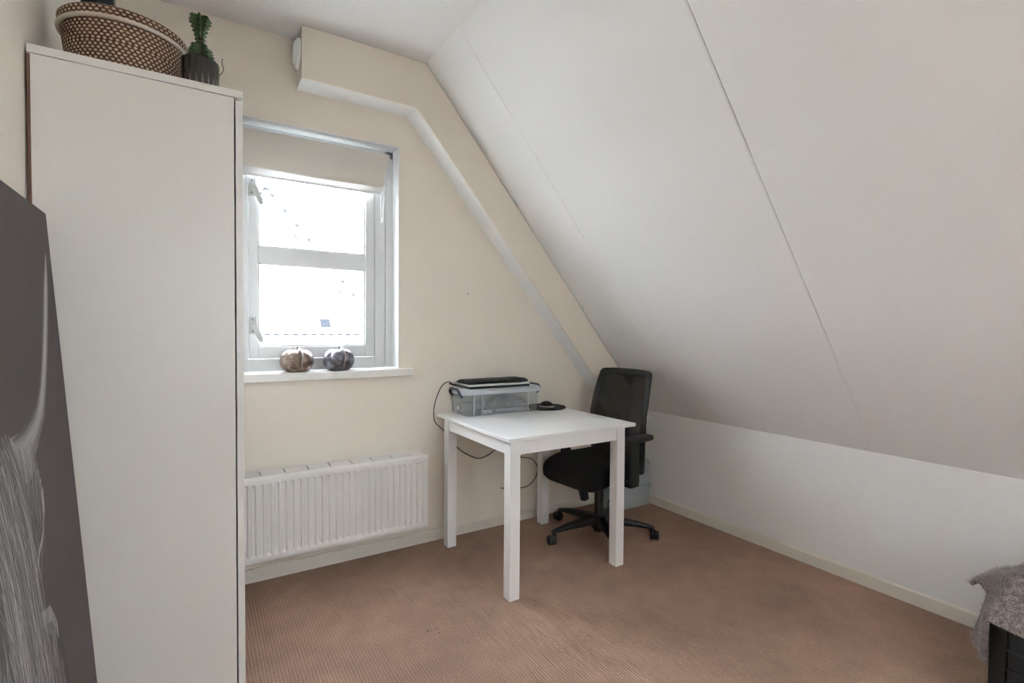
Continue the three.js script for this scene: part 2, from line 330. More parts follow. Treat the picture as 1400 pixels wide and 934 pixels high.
// ---------------------------------------------------------------- outside: neighbouring houses under an overcast sky
{
  const pale = plain(0.78, 0.77, 0.76, 0.9), nearBlack = plain(0.02, 0.022, 0.025, 1, { specularIntensity: 0 }), grey = plain(0.03, 0.03, 0.03, 1, { specularIntensity: 0 });  // pale carries the overexposure of the houses as plain colour
  const g = mesh('street_ground', metreUV(box(-40, 40, -3.4, -3.2, -45, -0.4, 0)), plain(0.42, 0.41, 0.39, 0.95));
  struct(g, 'pale paved ground outside the window far below', 'ground');
  const g2 = mesh('garden_ground', metreUV(box(-40, 40, -3.4, -3.2, ZR + 0.6, 45, 0)), plain(0.42, 0.41, 0.39, 0.95));
  struct(g2, 'pale paved ground on the other side of the house', 'ground');
  // steep gable house whose verge crosses the view
  const h = thing('gable_house', 'pale gabled house with a steep verge seen through the window', 'building', [0, -3.2, -8]);
  const ax = -1.66, ay = 7.12, k = 1.20;                     // apex, slope of the verge
  const bot = 3.2, bx = ax + (ay - bot) / k;
  mesh('gable_wall', extr([[ax - (ay - bot) / k + 0.25, 0], [bx - 0.25, 0], [bx - 0.25, bot], [ax, ay - 0.15], [ax - (ay - bot) / k + 0.25, bot]], 5).translate(0, 0, -5.2), pale, h);
  for (const s of [1, -1]) {
    const L = Math.hypot((ay - bot) / k, ay - bot), a = Math.atan2(ay - bot, (ay - bot) / k) * -s;
    const r = mesh('roof', new THREE.BoxGeometry(L, 0.06, 5.4).rotateZ(a).translate(ax + s * (bx - ax) / 2, (ay + bot) / 2, -2.6), pale, h);
    for (let i = 0; i < 15; i++) {
      const t = (i + 0.5) / 15;
      mesh('verge_clip', new THREE.BoxGeometry(0.05, 0.06, 0.06).rotateZ(a).translate(ax + s * (bx - ax) * t, lerp(ay, bot, t), 0.12), grey, r);
    }
    mesh('verge_edge', new THREE.BoxGeometry(L, 0.030, 0.02).rotateZ(a).translate(ax + s * (bx - ax) / 2, (ay + bot) / 2 - 0.02, 0.115), plain(0.05, 0.05, 0.05, 1, { specularIntensity: 0 }), r);
  }
  mesh('ridge_tile', cyl(0.09, 0.09, 5.4, 12).rotateX(Math.PI / 2).translate(ax, ay, -2.6), pale, h);
  // lower roof in front, with a roof window and a row of tiles at its foot
  const l = thing('low_roof', 'pale tiled low roof with a small roof window below the gable', 'building', [0, -3.2, -6.4]);
  const pitch = 0.9, y0 = 4.27, y1 = 5.02, dz = (y1 - y0) / Math.tan(pitch);
  mesh('wall', box(-6, 4, 0, y0 - 0.02, -2, -0.08, 0), pale, l);
  const slopeBox = (x0, x1, yy0, yy1, t, off) => { const Ls = Math.hypot(yy1 - yy0, (yy1 - yy0) / Math.tan(pitch)); return new THREE.BoxGeometry(x1 - x0, t, Ls).rotateX(pitch).translate((x0 + x1) / 2, (yy0 + yy1) / 2 + off * Math.cos(pitch), -((yy0 + yy1) / 2 - y0) / Math.tan(pitch) + off * Math.sin(pitch)); };
  const rf = mesh('roof', slopeBox(-6, 4, y0, y1, 0.05, 0), pale, l);
  const wf = mesh('roof_window', slopeBox(-0.97, -0.77, 4.42, 4.60, 0.04, 0.03), pale, l);
  mesh('roof_window_glass', slopeBox(-0.955, -0.785, 4.435, 4.585, 0.02, 0.05), nearBlack, wf);
  mesh('ridge', box(-6, 4, y1 - 0.02, y1 + 0.015, -dz - 0.06, -dz + 0.04, 0.01), pale, l);
  for (let i = 0; i < 22; i++) {
    const x = -2.55 + i * 0.146;
    mesh('roof_tile', [cyl(0.07, 0.07, 0.34, 12, 1).scale(1, 1, 0.45).rotateX(Math.PI / 2 + pitch * .6).translate(x, y0 + 0.012, 0.0)], pale, rf);
    mesh('tile_gap_shade', box(x - 0.045, x + 0.045, y0 + 0.060, y0 + 0.095, -0.03, 0.02, 0), nearBlack, rf);  // dark blocks standing in for the shadow lines between tiles
  }
}

// ---------------------------------------------------------------- radiator
{
  const x0 = -2.66, x1 = -1.712, y0 = 0.146, y1 = 0.553, z0 = 0.02, z1 = 0.15;
  const o = thing('radiator', 'white ribbed panel radiator on the wall below the window', 'radiator', [x0, y0, 0]);
  const W = x1 - x0, H = y1 - y0, pitch = 0.0333, n = Math.floor((W - 0.03) / pitch), m = (W - n * pitch) / 2;
  const NX = n * 16, ys = [0, .004, .02, .028, .032, .035, .038, .042, .2, .366, .3685, .371, .3735, .376, .39, .403, .407];
  const front = grid(NX, ys.length - 1, (u, v) => {
    const X = u * W, y = ys[Math.round(v * (ys.length - 1))];
    const ph = (X - m) / pitch, inside = ph > 0 && ph < n;
    const f = ph - Math.floor(ph);                                  // channel profile: narrow groove, broad rib
    const d = inside ? 1 - smooth(0.19, 0.33, Math.abs(f - 0.5)) : 0;
    const vy = smooth(.028, .042, y) * (1 - smooth(.366, .376, y));
    const edge = y <= 0 || y >= .407 || u <= 0 || u >= 1 ? 0.006 : 0;
    return [X, y, z1 - 0.011 * d * vy - edge];
  });
  mesh('front_panel', front, M.radiator, o);
  mesh('rear_panel', box(0.004, W - 0.004, 0.004, H - 0.004, z0, z0 + 0.008, 0.001), M.radiator, o);
  mesh('front_water_panel', box(0.004, W - 0.004, 0.004, H - 0.005, z1 - 0.022, z1 - 0.0145, 0.001), M.radiator, o);
  const shadeFin = plain(0.22, 0.22, 0.22, 0.5, { metalness: 0.5 });  // fins coloured dark so the slots above look shaded
  for (let k = 0; k < 60; k++) { const x = 0.02 + k * (W - 0.04) / 59.5; mesh('convector_fin', box(x, x + 0.001, 0.03, H - 0.02, z0 + 0.009, z1 - 0.0225, 0), shadeFin, o); }
  mesh('end_cover', box(W - 0.003, W, 0.0, H + 0.004, z0, z1 - 0.004, 0.001), M.radiator, o);
  mesh('end_cover', box(0, 0.003, 0.0, H + 0.004, z0, z1 - 0.004, 0.001), M.radiator, o);
  // top grille: plates between dark slots
  const grill = mesh('top_grille', [box(0.003, W - 0.003, H - 0.004, H + 0.002, z0, z0 + 0.006), box(0.003, W - 0.003, H - 0.004, H + 0.002, z1 - 0.012, z1 - 0.005), box(0.003, W - 0.003, H - 0.004, H - 0.0005, z0 + 0.006, z0 + 0.020, 0), box(0.003, W - 0.003, H - 0.004, H - 0.0005, z1 - 0.035, z1 - 0.012, 0)], M.radiator, o);
  const step = 0.1076; let a = 0.003;
  const slots = []; for (let k = 0; k < 10; k++) { const s = -1.797 - x0 - k * step; if (s > 0.02) slots.unshift(s); }
  for (const s of [...slots, W]) { mesh('grille_plate', box(a, Math.min(s - 0.0045, W - 0.003), H - 0.004, H - 0.0005, z0 + 0.020, z1 - 0.035, 0), M.radiator, grill); a = s + 0.0045; }
  for (const x of [0.2, W - 0.24]) mesh('bracket', box(x, x + 0.04, 0.02, H - 0.03, 0.0006, z0 + 0.001), M.radiator, o);
}

// ---------------------------------------------------------------- wardrobe
{
  const X0 = -3.178, X1 = -2.679, Z0 = 0.02, Z1 = 0.956, HT = 1.997;
  const o = thing('wardrobe', 'tall white laminate wardrobe standing side-on beside the window', 'wardrobe', [X0, 0, Z0]);
  const W = X1 - X0, D = Z1 - Z0, xd = W - 0.024;
  const side = (z) => box(0.006, xd - 0.0, 0.0, HT - 0.0245, z, z + 0.018, 0.001);
  mesh('side_panel', side(D - 0.018), M.laminate, o);
  mesh('side_panel', side(0), M.laminate, o);
  mesh('top_panel', box(0, W + 0.001, HT - 0.023, HT, 0, D + 0.001, 0.0015), plain(0.74, 0.71, 0.65, 0.35), o);
  mesh('back_panel', box(0.0, 0.0055, 0.0, HT - 0.026, 0.001, D - 0.0005, 0), M.brownBack, o);
  mesh('bottom_panel', box(0.006, xd, 0.06, 0.078, 0.018, D - 0.018), M.laminate, o);
  mesh('plinth', box(xd - 0.03, xd - 0.014, 0.0, 0.06, 0.018, D - 0.018), M.laminate, o);
  for (const [a, b, hz] of [[0.001, D / 2 - 0.0015, D / 2 - 0.04], [D / 2 + 0.0015, D - 0.0005, D / 2 + 0.04]]) {
    const d = mesh('door', box(xd + 0.004, W, 0.03, HT - 0.031, a, b, 0.0012), plain(0.74, 0.71, 0.65, 0.35), o);
    mesh('knob', cyl(0.011, 0.011, 0.024, 16).rotateZ(Math.PI / 2).translate(W + 0.0125, 1.05, hz), M.steel, d);
  }
}
{ // woven basket on the wardrobe
  const W = 512, H = 128;
  const weave = (x, y) => { const r = Math.floor(y / 16), u = ((x + r * 7.1) % 16) / 16, v = (y % 16) / 16; const d = Math.hypot((u - .5) * 1.25, (v - .5) * 1.0); return 1 - smooth(0.26, 0.52, d); };
  const col = dataTex(W, H, (x, y) => { const k = weave(x, y), n = 0.82 + 0.3 * rnd(); return [lerp(104, 214, k) * n, lerp(70, 193, k) * n, lerp(50, 168, k) * n].map((q) => Math.min(255, q)); }, true);
  const bmp = dataTex(W, H, (x, y) => 255 * weave(x, y));
  const wm = new THREE.MeshStandardMaterial({ map: col, bumpMap: bmp, bumpScale: 0.003, roughness: 0.9 });
  const o = thing('woven_basket', 'round brown and cream woven basket on top of the wardrobe', 'basket', [-2.988, 1.9972, 0.752]);
  const turned = (a) => {                       // turned profile with uv in weave tiles: 32 stitches of 14.5 mm, 8 rows of 9 mm
    const g = new THREE.LatheGeometry(a.map(([r, y]) => new THREE.Vector2(r, y)), 96), uv = g.attributes.uv, L = [0];
    for (let i = 1; i < a.length; i++) L.push(L[i - 1] + Math.hypot(a[i][0] - a[i - 1][0], a[i][1] - a[i - 1][1]));
    for (let i = 0; i < uv.count; i++) uv.setXY(i, uv.getX(i) * 2, L[i % a.length] / 0.072);
    return g;
  };
  mesh('body', turned([[0.001, 0], [0.128, 0], [0.136, 0.006], [0.146, 0.055], [0.152, 0.10], [0.156, 0.142], [0.149, 0.142], [0.145, 0.10], [0.139, 0.055], [0.128, 0.012], [0.001, 0.01]]), wm, o);
  mesh('binding_ring', new THREE.TorusGeometry(0.161, 0.0062, 12, 96).rotateX(Math.PI / 2).translate(0, 0.145, 0), plain(0.62, 0.55, 0.45, 0.7), o);
  mesh('rim_band', turned([[0.150, 0.143], [0.158, 0.147], [0.162, 0.160], [0.164, 0.174], [0.160, 0.178], [0.155, 0.174], [0.153, 0.160], [0.148, 0.147]]), wm, o);
  // dark glossy thing standing in the basket
  const b = mesh('black_bin', loft([0, .02, .30, .302].map((y, j) => roundRect(0.052 - 0.014 * y / .3, 0.052 - 0.014 * y / .3, 0.018).map(([x, z]) => [x * (j === 0 ? .96 : j === 3 ? .93 : 1), y, z * (j === 0 ? .96 : j === 3 ? .93 : 1)]))), plain(0.012, 0.013, 0.018, 0.15));
  b.position.set(-3.055, 2.0085, 0.74);
  tag(b, 'glossy black object sticking out of the woven basket', 'container');
}
{ // cactus in a fluted pot
  const o = thing('potted_cactus', 'serrated green cactus in a dark fluted pot on the wardrobe', 'plant', [-2.790, 1.9972, 0.848]);
  const pot = [];
  for (const [y, r] of [[0, .044], [.006, .048], [.05, .050], [.104, .051], [.108, .049], [.104, .046], [.094, .045]]) pot.push(Array.from({ length: 120 }, (_, i) => { const a = -i / 120 * Math.PI * 2, q = r + 0.0035 * Math.abs(Math.cos(a * 9)) - .002; return [q * Math.cos(a), y, q * Math.sin(a)]; }));
  mesh('pot', loft(pot.map((r) => r.reverse())), plain(0.028, 0.024, 0.018, 0.25), o);
  for (let i = 0; i < 18; i++) { const a = (i + .5) * Math.PI / 9 - 0.1; mesh('pot_rib', cyl(0.0016, 0.0016, 0.100, 6).translate(0.0492 * Math.cos(a), 0.053, 0.0492 * Math.sin(a)), plain(0.30, 0.29, 0.24, 0.3), o); }
  for (let i = 0; i < 14; i++) { const a = i * 2.4, r = 0.038 * Math.sqrt((i + .5) / 14); mesh('pebble', new THREE.IcosahedronGeometry(0.009, 1).scale(1, 0.7, 0.9).translate(r * Math.cos(a), 0.104, r * Math.sin(a)), plain(0.4, 0.38, 0.33, 0.8), o); }
  const green = plain(0.035, 0.075, 0.022, 0.55), green2 = plain(0.055, 0.095, 0.028, 0.55);
  const wing = (profile) => {                        // profile [y, r] with saw teeth
    const pts = [[0, profile[0][0]]];
    for (let i = 0; i < profile.length - 1; i++) {
      const [ya, ra] = profile[i], [yb, rb] = profile[i + 1];
      for (let k = 0; k < 2; k++) { const t = k / 2; pts.push([lerp(ra, rb, t) - .004, lerp(ya, yb, t)], [lerp(ra, rb, t + .2) + .0045, lerp(ya, yb, t + .22)]); }
    }
    pts.push([0, profile[profile.length - 1][0]]);
    return extr(pts, 0.004, 0.0012).translate(0, 0, -0.002);
  };
  mesh('stem', cyl(0.009, 0.011, 0.15, 12).translate(0, 0.165, 0), plain(0.10, 0.085, 0.05, 0.8), o);
  for (let i = 0; i < 5; i++) mesh('lower_wing', wing([[.098, .030], [.115, .036], [.138, .034], [.152, .030], [.158, .012]]).rotateY(i * 1.2566 + 0.2), i % 2 ? green : green2, o);
  for (let i = 0; i < 7; i++) mesh('upper_wing', wing([[.160, .009], [.185, .011], [.212, .020], [.238, .029], [.248, .024], [.252, .010]]).rotateY(i * 0.8976 + 0.1), i % 2 ? green : green2, o);
  mesh('tendril', tube([V(0.048, 0.07, 0.01), V(0.060, 0.085, 0.012), V(0.064, 0.10, 0.012), V(0.060, 0.112, 0.012), V(0.061, 0.13, 0.012)], 0.0014, 24, 6), plain(0.13, 0.10, 0.06, 0.8), o);
}

// ---------------------------------------------------------------- framed print leaning on the side wall
{
  const Wm = 1.24, Hm = 1.549, cw = 1000, ch = 1250;
  const cv = document.createElement('canvas'); cv.width = cw; cv.height = ch;
  const c = cv.getContext('2d');
  const X = (s) => s / Wm * cw, Y = (t) => (1 - t / Hm) * ch;
  c.fillStyle = '#57514b'; c.fillRect(0, 0, cw, ch);
  for (let i = 0; i < 2600; i++) { const q = 77 + 14 * (rnd() - .5); c.fillStyle = `rgba(${q + 5},${q},${q - 5},0.10)`; c.beginPath(); c.arc(rnd() * cw, rnd() * ch, 10 + 40 * rnd(), 0, 7); c.fill(); }
  const poly = (pts, fill) => { c.fillStyle = fill; c.beginPath(); pts.forEach(([s, t], i) => i ? c.lineTo(X(s), Y(t)) : c.moveTo(X(s), Y(t))); c.closePath(); c.fill(); };
  const stroke = (pts, w, col) => { c.strokeStyle = col; c.lineWidth = w; c.lineCap = 'round'; c.beginPath(); pts.forEach(([s, t], i) => i ? c.lineTo(X(s), Y(t)) : c.moveTo(X(s), Y(t))); c.stroke(); };
  const mir = (m, pts) => m ? pts.map(([s, t]) => [1.24 - s, t]) : pts;
  const g = (v, a = 1) => `rgba(${v + 3},${v},${v - 3},${a})`;
  const along = (arr, q) => { const f = clampF(q) * (arr.length - 1), n = Math.min(arr.length - 2, Math.floor(f)); return [lerp(arr[n][0], arr[n + 1][0], f - n), lerp(arr[n][1], arr[n + 1][1], f - n)]; };
  const earEdge = [[.346, .985], [.319, .952], [.303, .908], [.307, .869], [.339, .824], [.376, .807], [.412, .761], [.446, .717]];
  const neckEdge = [[.446, .717], [.424, .695], [.389, .682], [.346, .672], [.313, .628], [.309, .609], [.28, .552], [.268, .485], [.258, .42], [.22, .2], [.2, 0]];
  const outer = [[.045, 1.442], [.054, 1.381], [.091, 1.289], [.134, 1.2], [.182, 1.117], [.226, 1.055], [.286, 1.016], [.341, .983]];
  const inner = [[.05, 1.442], [.106, 1.359], [.151, 1.27], [.198, 1.186], [.241, 1.123], [.286, 1.088], [.34, 1.065], [.416, 1.052], [.48, 1.052]];
  for (const m of [1, 0]) {
    // neck and shoulder fur, strands falling from the edge inwards
    poly(mir(m, [...neckEdge, [.62, 0], [.62, .8]]), g(70));
    for (let i = 0; i < 1500; i++) {
      const [s0, t0] = along(neckEdge, .08 + .9 * rnd()), s = s0 + .015 + .26 * Math.pow(rnd(), 1.3), t = t0 + .02 * rnd() - .03, v = 58 + 150 * Math.pow(rnd(), 2.2);
      stroke(mir(m, [[s, t], [s - .004 + .01 * rnd(), t - .04], [s - .015 * rnd(), t - .09 - .05 * rnd()]]), .8 + 1.5 * rnd(), g(v, .5));
    }
    poly(mir(m, [[.44, .71], [.424, .695], [.389, .684], [.346, .674], [.318, .634], [.33, .605], [.37, .62], [.41, .655]]), g(140, .4));
    for (let i = 0; i < 120; i++) { const [s0, t0] = along(neckEdge, .05 + .45 * rnd()); stroke(mir(m, [[s0 + .002, t0], [s0 + .01 * rnd(), t0 - .03]]), 1.2, g(150 + 50 * rnd(), .6)); }
    // ear: dark hollow, pale fringe
    poly(mir(m, [[.36, .99], ...earEdge, [.52, .70], [.52, 1.0]]), g(66));
    for (let i = 0; i < 700; i++) {
      const [s0, t0] = along(earEdge, rnd()), s = s0 + .008 + .15 * Math.pow(rnd(), 1.2), v = 62 + 120 * Math.pow(rnd(), 2);
      stroke(mir(m, [[s, t0], [s + .004, t0 - .03], [s + .012 + .02 * rnd(), t0 - .075]]), .8 + 1.3 * rnd(), g(v, .5));
    }
    for (let i = 0; i < 260; i++) { const [s0, t0] = along(earEdge, rnd()); stroke(mir(m, [[s0 + .001, t0], [s0 + .010 + .01 * rnd(), t0 - .016]]), 1.5, g(150 + 60 * rnd(), .6)); }
    // horn
    poly(mir(m, [...outer, [.37, .95], [.5, .95], ...inner.slice().reverse()]), g(150));
    for (let i = 0; i < 700; i++) {
      const a = rnd(), k = rnd() * .85, p = (q) => { const A = along(outer, q), B = along(inner, q); return [lerp(A[0], B[0], a), lerp(A[1], B[1], a)]; };
      const v = lerp(128, 214, Math.sin(Math.PI * Math.min(1, a * 1.1))) - 45 * rnd() - 30 * k;
      stroke(mir(m, [p(k), p(k + .06), p(k + .12), p(k + .18)]), 1.2 + 1.6 * rnd(), g(v, .4));
    }
    for (let i = 0; i < 240; i++) { const s = .33 + .19 * rnd(), t = 1.03 - .09 * rnd(); stroke(mir(m, [[s, t], [s - .008, t - .04], [s - .006, t - .09 - .04 * rnd()]]), 1 + 1.6 * rnd(), g(62 + 120 * Math.pow(rnd(), 1.6), .5)); }
    // forelock ground
    poly(mir(m, [[.53, 1.069], [.48, 1.052], [.452, 1.0], [.43, .93], [.42, .82], [.425, .6], [.43, .3], [.43, 0], [.62, 0], [.62, 1.08]]), g(84));
  }
  for (const m of [1, 0]) for (let i = 0; i < 1500; i++) {
    const s0 = .62 - .15 * rnd(), t0 = 1.065 - .8 * Math.pow(rnd(), 1.2), L = .2 + .45 * rnd(), v = 66 + 165 * Math.pow(rnd(), 1.7), bend = .02 + .05 * rnd();
    const pts = []; for (let k = 0; k <= 7; k++) { const q = k / 7; pts.push([s0 - (.64 - s0) * .22 * q - bend * Math.sin(q * 2.2) + .006 * Math.sin(q * 5 + i), t0 - L * q]); }
    stroke(mir(m, pts), .7 + 2.2 * rnd(), g(v, .5));
  }
  const t = new THREE.CanvasTexture(cv); t.colorSpace = THREE.SRGBColorSpace;
  const lean = Math.atan2(0.112, 1.545);
  const o = thing('canvas_print', 'large black and white print of a long-haired horned cow leaning on the wall', 'picture', [-3.021, 0.0005, 1.02]);
  o.rotation.z = lean;
  // print on the front (faces +x), 30 mm deep stretcher behind it
  const face = grid(1, 1, (u, v) => [0, v * Hm, u * Wm], (u, v) => [u, v]);
  const ix = face.index.array; for (let i = 0; i < ix.length; i += 3) { const q = ix[i]; ix[i] = ix[i + 1]; ix[i + 1] = q; } face.computeVertexNormals();
  mesh('print', face, new THREE.MeshStandardMaterial({ map: t, roughness: 0.75 }), o);
  mesh('stretched_canvas', box(-0.028, -0.0006, 0.0, Hm, 0, Wm, 0.001), plain(0.06, 0.055, 0.052, 0.8), o);
}

// ---------------------------------------------------------------- ornaments on the window board
{
  const mk = (name, label, c0, c1, x, z, turn, sd) => {
    const W = 256, H = 128;
    const tex = dataTex(W, H, (i, j) => { const u = i / W * 2 * Math.PI, n = .5 + .5 * noise.noise(Math.cos(u) * 3 + sd, Math.sin(u) * 3, j / 14) + .35 * noise.noise(Math.cos(u) * 11, Math.sin(u) * 11 + sd, j / 4); const k = clampF(n); return c0.map((q, a) => lerp(q, c1[a], k)); }, true);
    const mat = new THREE.MeshStandardMaterial({ map: tex, metalness: 0.75, roughness: 0.38 });
    const o = thing(name, label, 'ornament', [x, 1.0302, z], turn);
    const R = 0.083, Hh = 0.125, n = 6;
    const body = grid(96, 40, (u, v) => {
      const th = u * 2 * Math.PI, ph = v * Math.PI, s = Math.sin(ph);
      const lobe = 1 - 0.10 * Math.pow(Math.abs(Math.cos(th * n / 2)), 6) * Math.pow(s, .6);
      const r = R * Math.pow(s, 0.72) * lobe;
      const y = Hh / 2 + (Hh / 2) * Math.cos(ph) * (1 - 0.20 * Math.exp(-Math.pow(s / .28, 2)));
      return [r * Math.cos(th), Math.max(0, y - 0.0), r * Math.sin(th)];
    });
    { const ix = body.index.array; for (let i = 0; i < ix.length; i += 3) { const q = ix[i]; ix[i] = ix[i + 1]; ix[i + 1] = q; } body.computeVertexNormals(); }
    body.translate(0, -0.002 - (() => { body.computeBoundingBox(); return body.boundingBox.min.y; })() + 0.002, 0);
    mesh('body', body, mat, o);
    const pts = []; for (let k = 0; k <= 14; k++) { const ph = (0.10 + 0.80 * k / 14) * Math.PI, s = Math.sin(ph), r = R * Math.pow(s, .72) * 0.925 + .001, w = 0.045 * Math.sin(k * .55 + sd); pts.push(V(r * Math.cos(w), Hh / 2 + Hh / 2 * Math.cos(ph) * (1 - 0.20 * Math.exp(-Math.pow(s / .28, 2))), r * Math.sin(w))); }
    mesh('glint_ridge', tube(pts, 0.0048, 60, 8), plain(0.36, 0.33, 0.31, 0.4, { metalness: 0.7 }), o);  // raised ridge, window reflection put into its paler colour
    mesh('stalk', tube([V(0, Hh - .024, 0), V(0.002, Hh - .006, 0), V(0.010, Hh + .001, 0.002)], 0.005, 14, 8), plain(0.4, 0.36, 0.33, 0.4, { metalness: 0.7 }), o);
    return o;
  };
  mk('gourd_ornament', 'bronze mottled metallic gourd ornament on the window board', [92, 74, 64], [186, 170, 158], -2.366, -0.030, -1.42, 1.7);
  mk('gourd_ornament', 'blue-grey metallic gourd ornament on the window board', [80, 66, 68], [150, 158, 170], -2.157, -0.030, -1.36, 8.3);
}

// ---------------------------------------------------------------- table
const TT = 0.757;
{
  const o = thing('side_table', 'small square white table with four straight legs', 'table', [-1.605, 0, 0.012]);
  const W = 0.805, D = 0.815;
  mesh('tabletop', box(0, W, 0.739, TT, 0, D, 0.002, 2), M.table, o);
  const legs = [[0.012, 0.082], [0.012, 0.755], [0.676, 0.755], [0.676, 0.080]];
  for (const [x, z] of legs) mesh('leg', box(x, x + 0.055, 0, 0.7385, z, z + 0.055, 0.002, 2), M.table, o);
  const t = 0.018;
  mesh('apron', box(0.067, 0.676, 0.675, 0.7385, 0.785, 0.785 + t), M.table, o);
  mesh('apron', box(0.067, 0.676, 0.675, 0.7385, 0.095, 0.095 + t), M.table, o);
  mesh('apron', box(0.020, 0.020 + t, 0.675, 0.7385, 0.137, 0.755), M.table, o);
  mesh('apron', box(0.700, 0.700 + t, 0.675, 0.7385, 0.135, 0.755), M.table, o);
}
{ // clear storage box with contents
  const o = thing('storage_box', 'clear plastic storage box with clip handles on the white table', 'box', [-1.262, TT + 0.0005, 0.122]);
  const clear = new THREE.MeshPhysicalMaterial({ color: new THREE.Color().setRGB(0.86, 0.90, 0.92), transmission: 0.86, thickness: 0, roughness: 0.12, ior: 1.45 });
  const milky = new THREE.MeshPhysicalMaterial({ color: new THREE.Color().setRGB(0.80, 0.84, 0.87), transmission: 0.45, thickness: 0, roughness: 0.4 });
  const ring = (hw, hd, r, y) => roundRect(hw, hd, r).reverse().map(([x, z]) => [x, y, z]);
  const HW = 0.262, HD = 0.108;
  mesh('tub', loft([ring(HW - .018, HD - .012, .03, .001), ring(HW - .012, HD - .008, .035, .006), ring(HW - .002, HD - .002, .04, .126)], true, false), clear, o);
  mesh('rim', loft([ring(HW, HD, .04, .122), ring(HW + .008, HD + .006, .044, .124), ring(HW + .008, HD + .006, .044, .142), ring(HW, HD, .04, .143), ring(HW - .003, HD - .003, .038, .122)], false, false), milky, o);
  mesh('lid', loft([ring(HW + .003, HD + .002, .042, .144), ring(HW + .003, HD + .002, .042, .150), ring(HW - .012, HD - .012, .03, .156)], true, true), milky, o);
  for (const s of [-1, 1]) {
    const x = s * (HW + .006);
    mesh('clip_handle', [tube([V(x - s * .006, .110, -.062), V(x + s * .012, .135, -.060), V(x + s * .014, .152, -.045), V(x + s * .014, .155, 0), V(x + s * .014, .152, .045), V(x + s * .012, .135, .060), V(x - s * .006, .106, .062)], 0.0075, 40, 8)], plain(0.045, 0.055, 0.08, 0.4), o);
  }
  for (const x of [-0.205, -0.150, 0.165]) mesh('rib', box(x - 0.003, x + 0.003, 0.006, 0.124, HD - 0.011, HD - 0.0015, 0), milky, o).rotation.set(0, 0, 0);
  mesh('price_sticker', box(-HW + .003, -HW + .0036, .03, .055, -.01, .012, 0), plain(0.85, 0.83, 0.8, 0.6), o).position.x = 0.002;
  // contents, each a thing
  const at = (x, y, z) => [-1.262 + x, TT + 0.003 + y, 0.122 + z];
  const roll = thing('paper_roll', 'rolled grey paper lying inside the clear storage box', 'paper', at(-0.145, 0.034, -0.035), 0.0);
  mesh('sheet', cyl(0.030, 0.030, 0.15, 24).rotateZ(Math.PI / 2), plain(0.42, 0.42, 0.40, 0.8), roll);
  mesh('core', cyl(0.012, 0.012, 0.154, 16).rotateZ(Math.PI / 2), plain(0.25, 0.25, 0.25, 0.8), roll);
  const st = thing('paper_stack', 'stack of pale papers on the bottom of the clear storage box', 'paper', at(0.09, 0, -0.012), -0.04);
  for (let k = 0; k < 5; k++) mesh('sheet', box(-0.13 + .004 * k, 0.12 - .003 * k, .0005 + k * .004, .0040 + k * .004, -.07, .065, 0).rotateY(0.03 * Math.sin(k * 2)), plain(0.5 - .05 * (k % 2), 0.51 - .05 * (k % 2), 0.52, 0.8), st);
  const bag = mesh('plastic_bag', grid(28, 14, (u, v) => { const x = (u - .5) * .25, z = (v - .5) * .11; return [x, 0.012 + 0.055 * Math.sin(Math.PI * u) * Math.sin(Math.PI * v) + 0.014 * noise.noise(x * 26, z * 26, 2), z]; }), plain(0.34, 0.36, 0.37, 0.35));
  bag.position.set(...at(0.075, 0.024, -0.01)); tag(bag, 'crumpled grey plastic bag inside the clear storage box', 'bag');
  const ad = thing('power_adapter', 'small white power adapter inside the clear storage box', 'adapter', at(-0.10, 0.0005, 0.065), 0.1);
  mesh('case', box(-.035, .035, 0, .022, -.014, .014, .004, 2), plain(0.75, 0.74, 0.72, 0.4), ad);
  mesh('plug_face', box(.035, .037, .004, .018, -.009, .009), M.blackPlastic, ad);
}
{ // laptop, closed
  const o = thing('laptop', 'closed silver laptop lying on the clear storage box', 'laptop', [-1.287, 0.9145, 0.114], 0.0);
  mesh('base', box(-0.205, 0.205, 0, 0.012, -0.108, 0.108, 0.004, 2), M.blackPlastic, o);
  mesh('lid', box(-0.204, 0.204, 0.0125, 0.021, -0.108, 0.107, 0.003, 2), plain(0.66, 0.66, 0.65, 0.4), o);
  mesh('hinge', cyl(0.006, 0.006, 0.3, 12).rotateZ(Math.PI / 2).translate(0, 0.012, -0.108), M.blackPlastic, o);
}
{ // keyboard on the laptop
  const o = thing('keyboard', 'black computer keyboard lying on the closed laptop', 'keyboard', [-1.275, 0.9358, 0.108], 0.03);
  const W = 0.425, D = 0.145;
  mesh('tray', loft([[0, .5], [.003, 1], [.012, 1], [.015, .985]].map(([y, s]) => roundRect(W / 2 * (s < .9 ? .97 : s), D / 2 * (s < .9 ? .95 : s), .01).reverse().map(([x, z]) => [x, y + (y > .01 ? -.10 * (z - .0) * .06 : 0), z]))), M.blackPlastic, o);
  const key = new RoundedBoxGeometry(0.0165, 0.008, 0.0168, 1, 0.002), km = plain(0.03, 0.03, 0.03, 0.45);
  for (let r = 0; r < 6; r++) for (let k = 0; k < 20; k++) { if (k === 15 && r > 1) continue; const m = new THREE.Mesh(key, km); m.name = 'key'; m.castShadow = true; m.position.set(-W / 2 + .0195 + k * .0203, 0.0175, -D / 2 + .019 + r * .0212); o.add(m); }
}
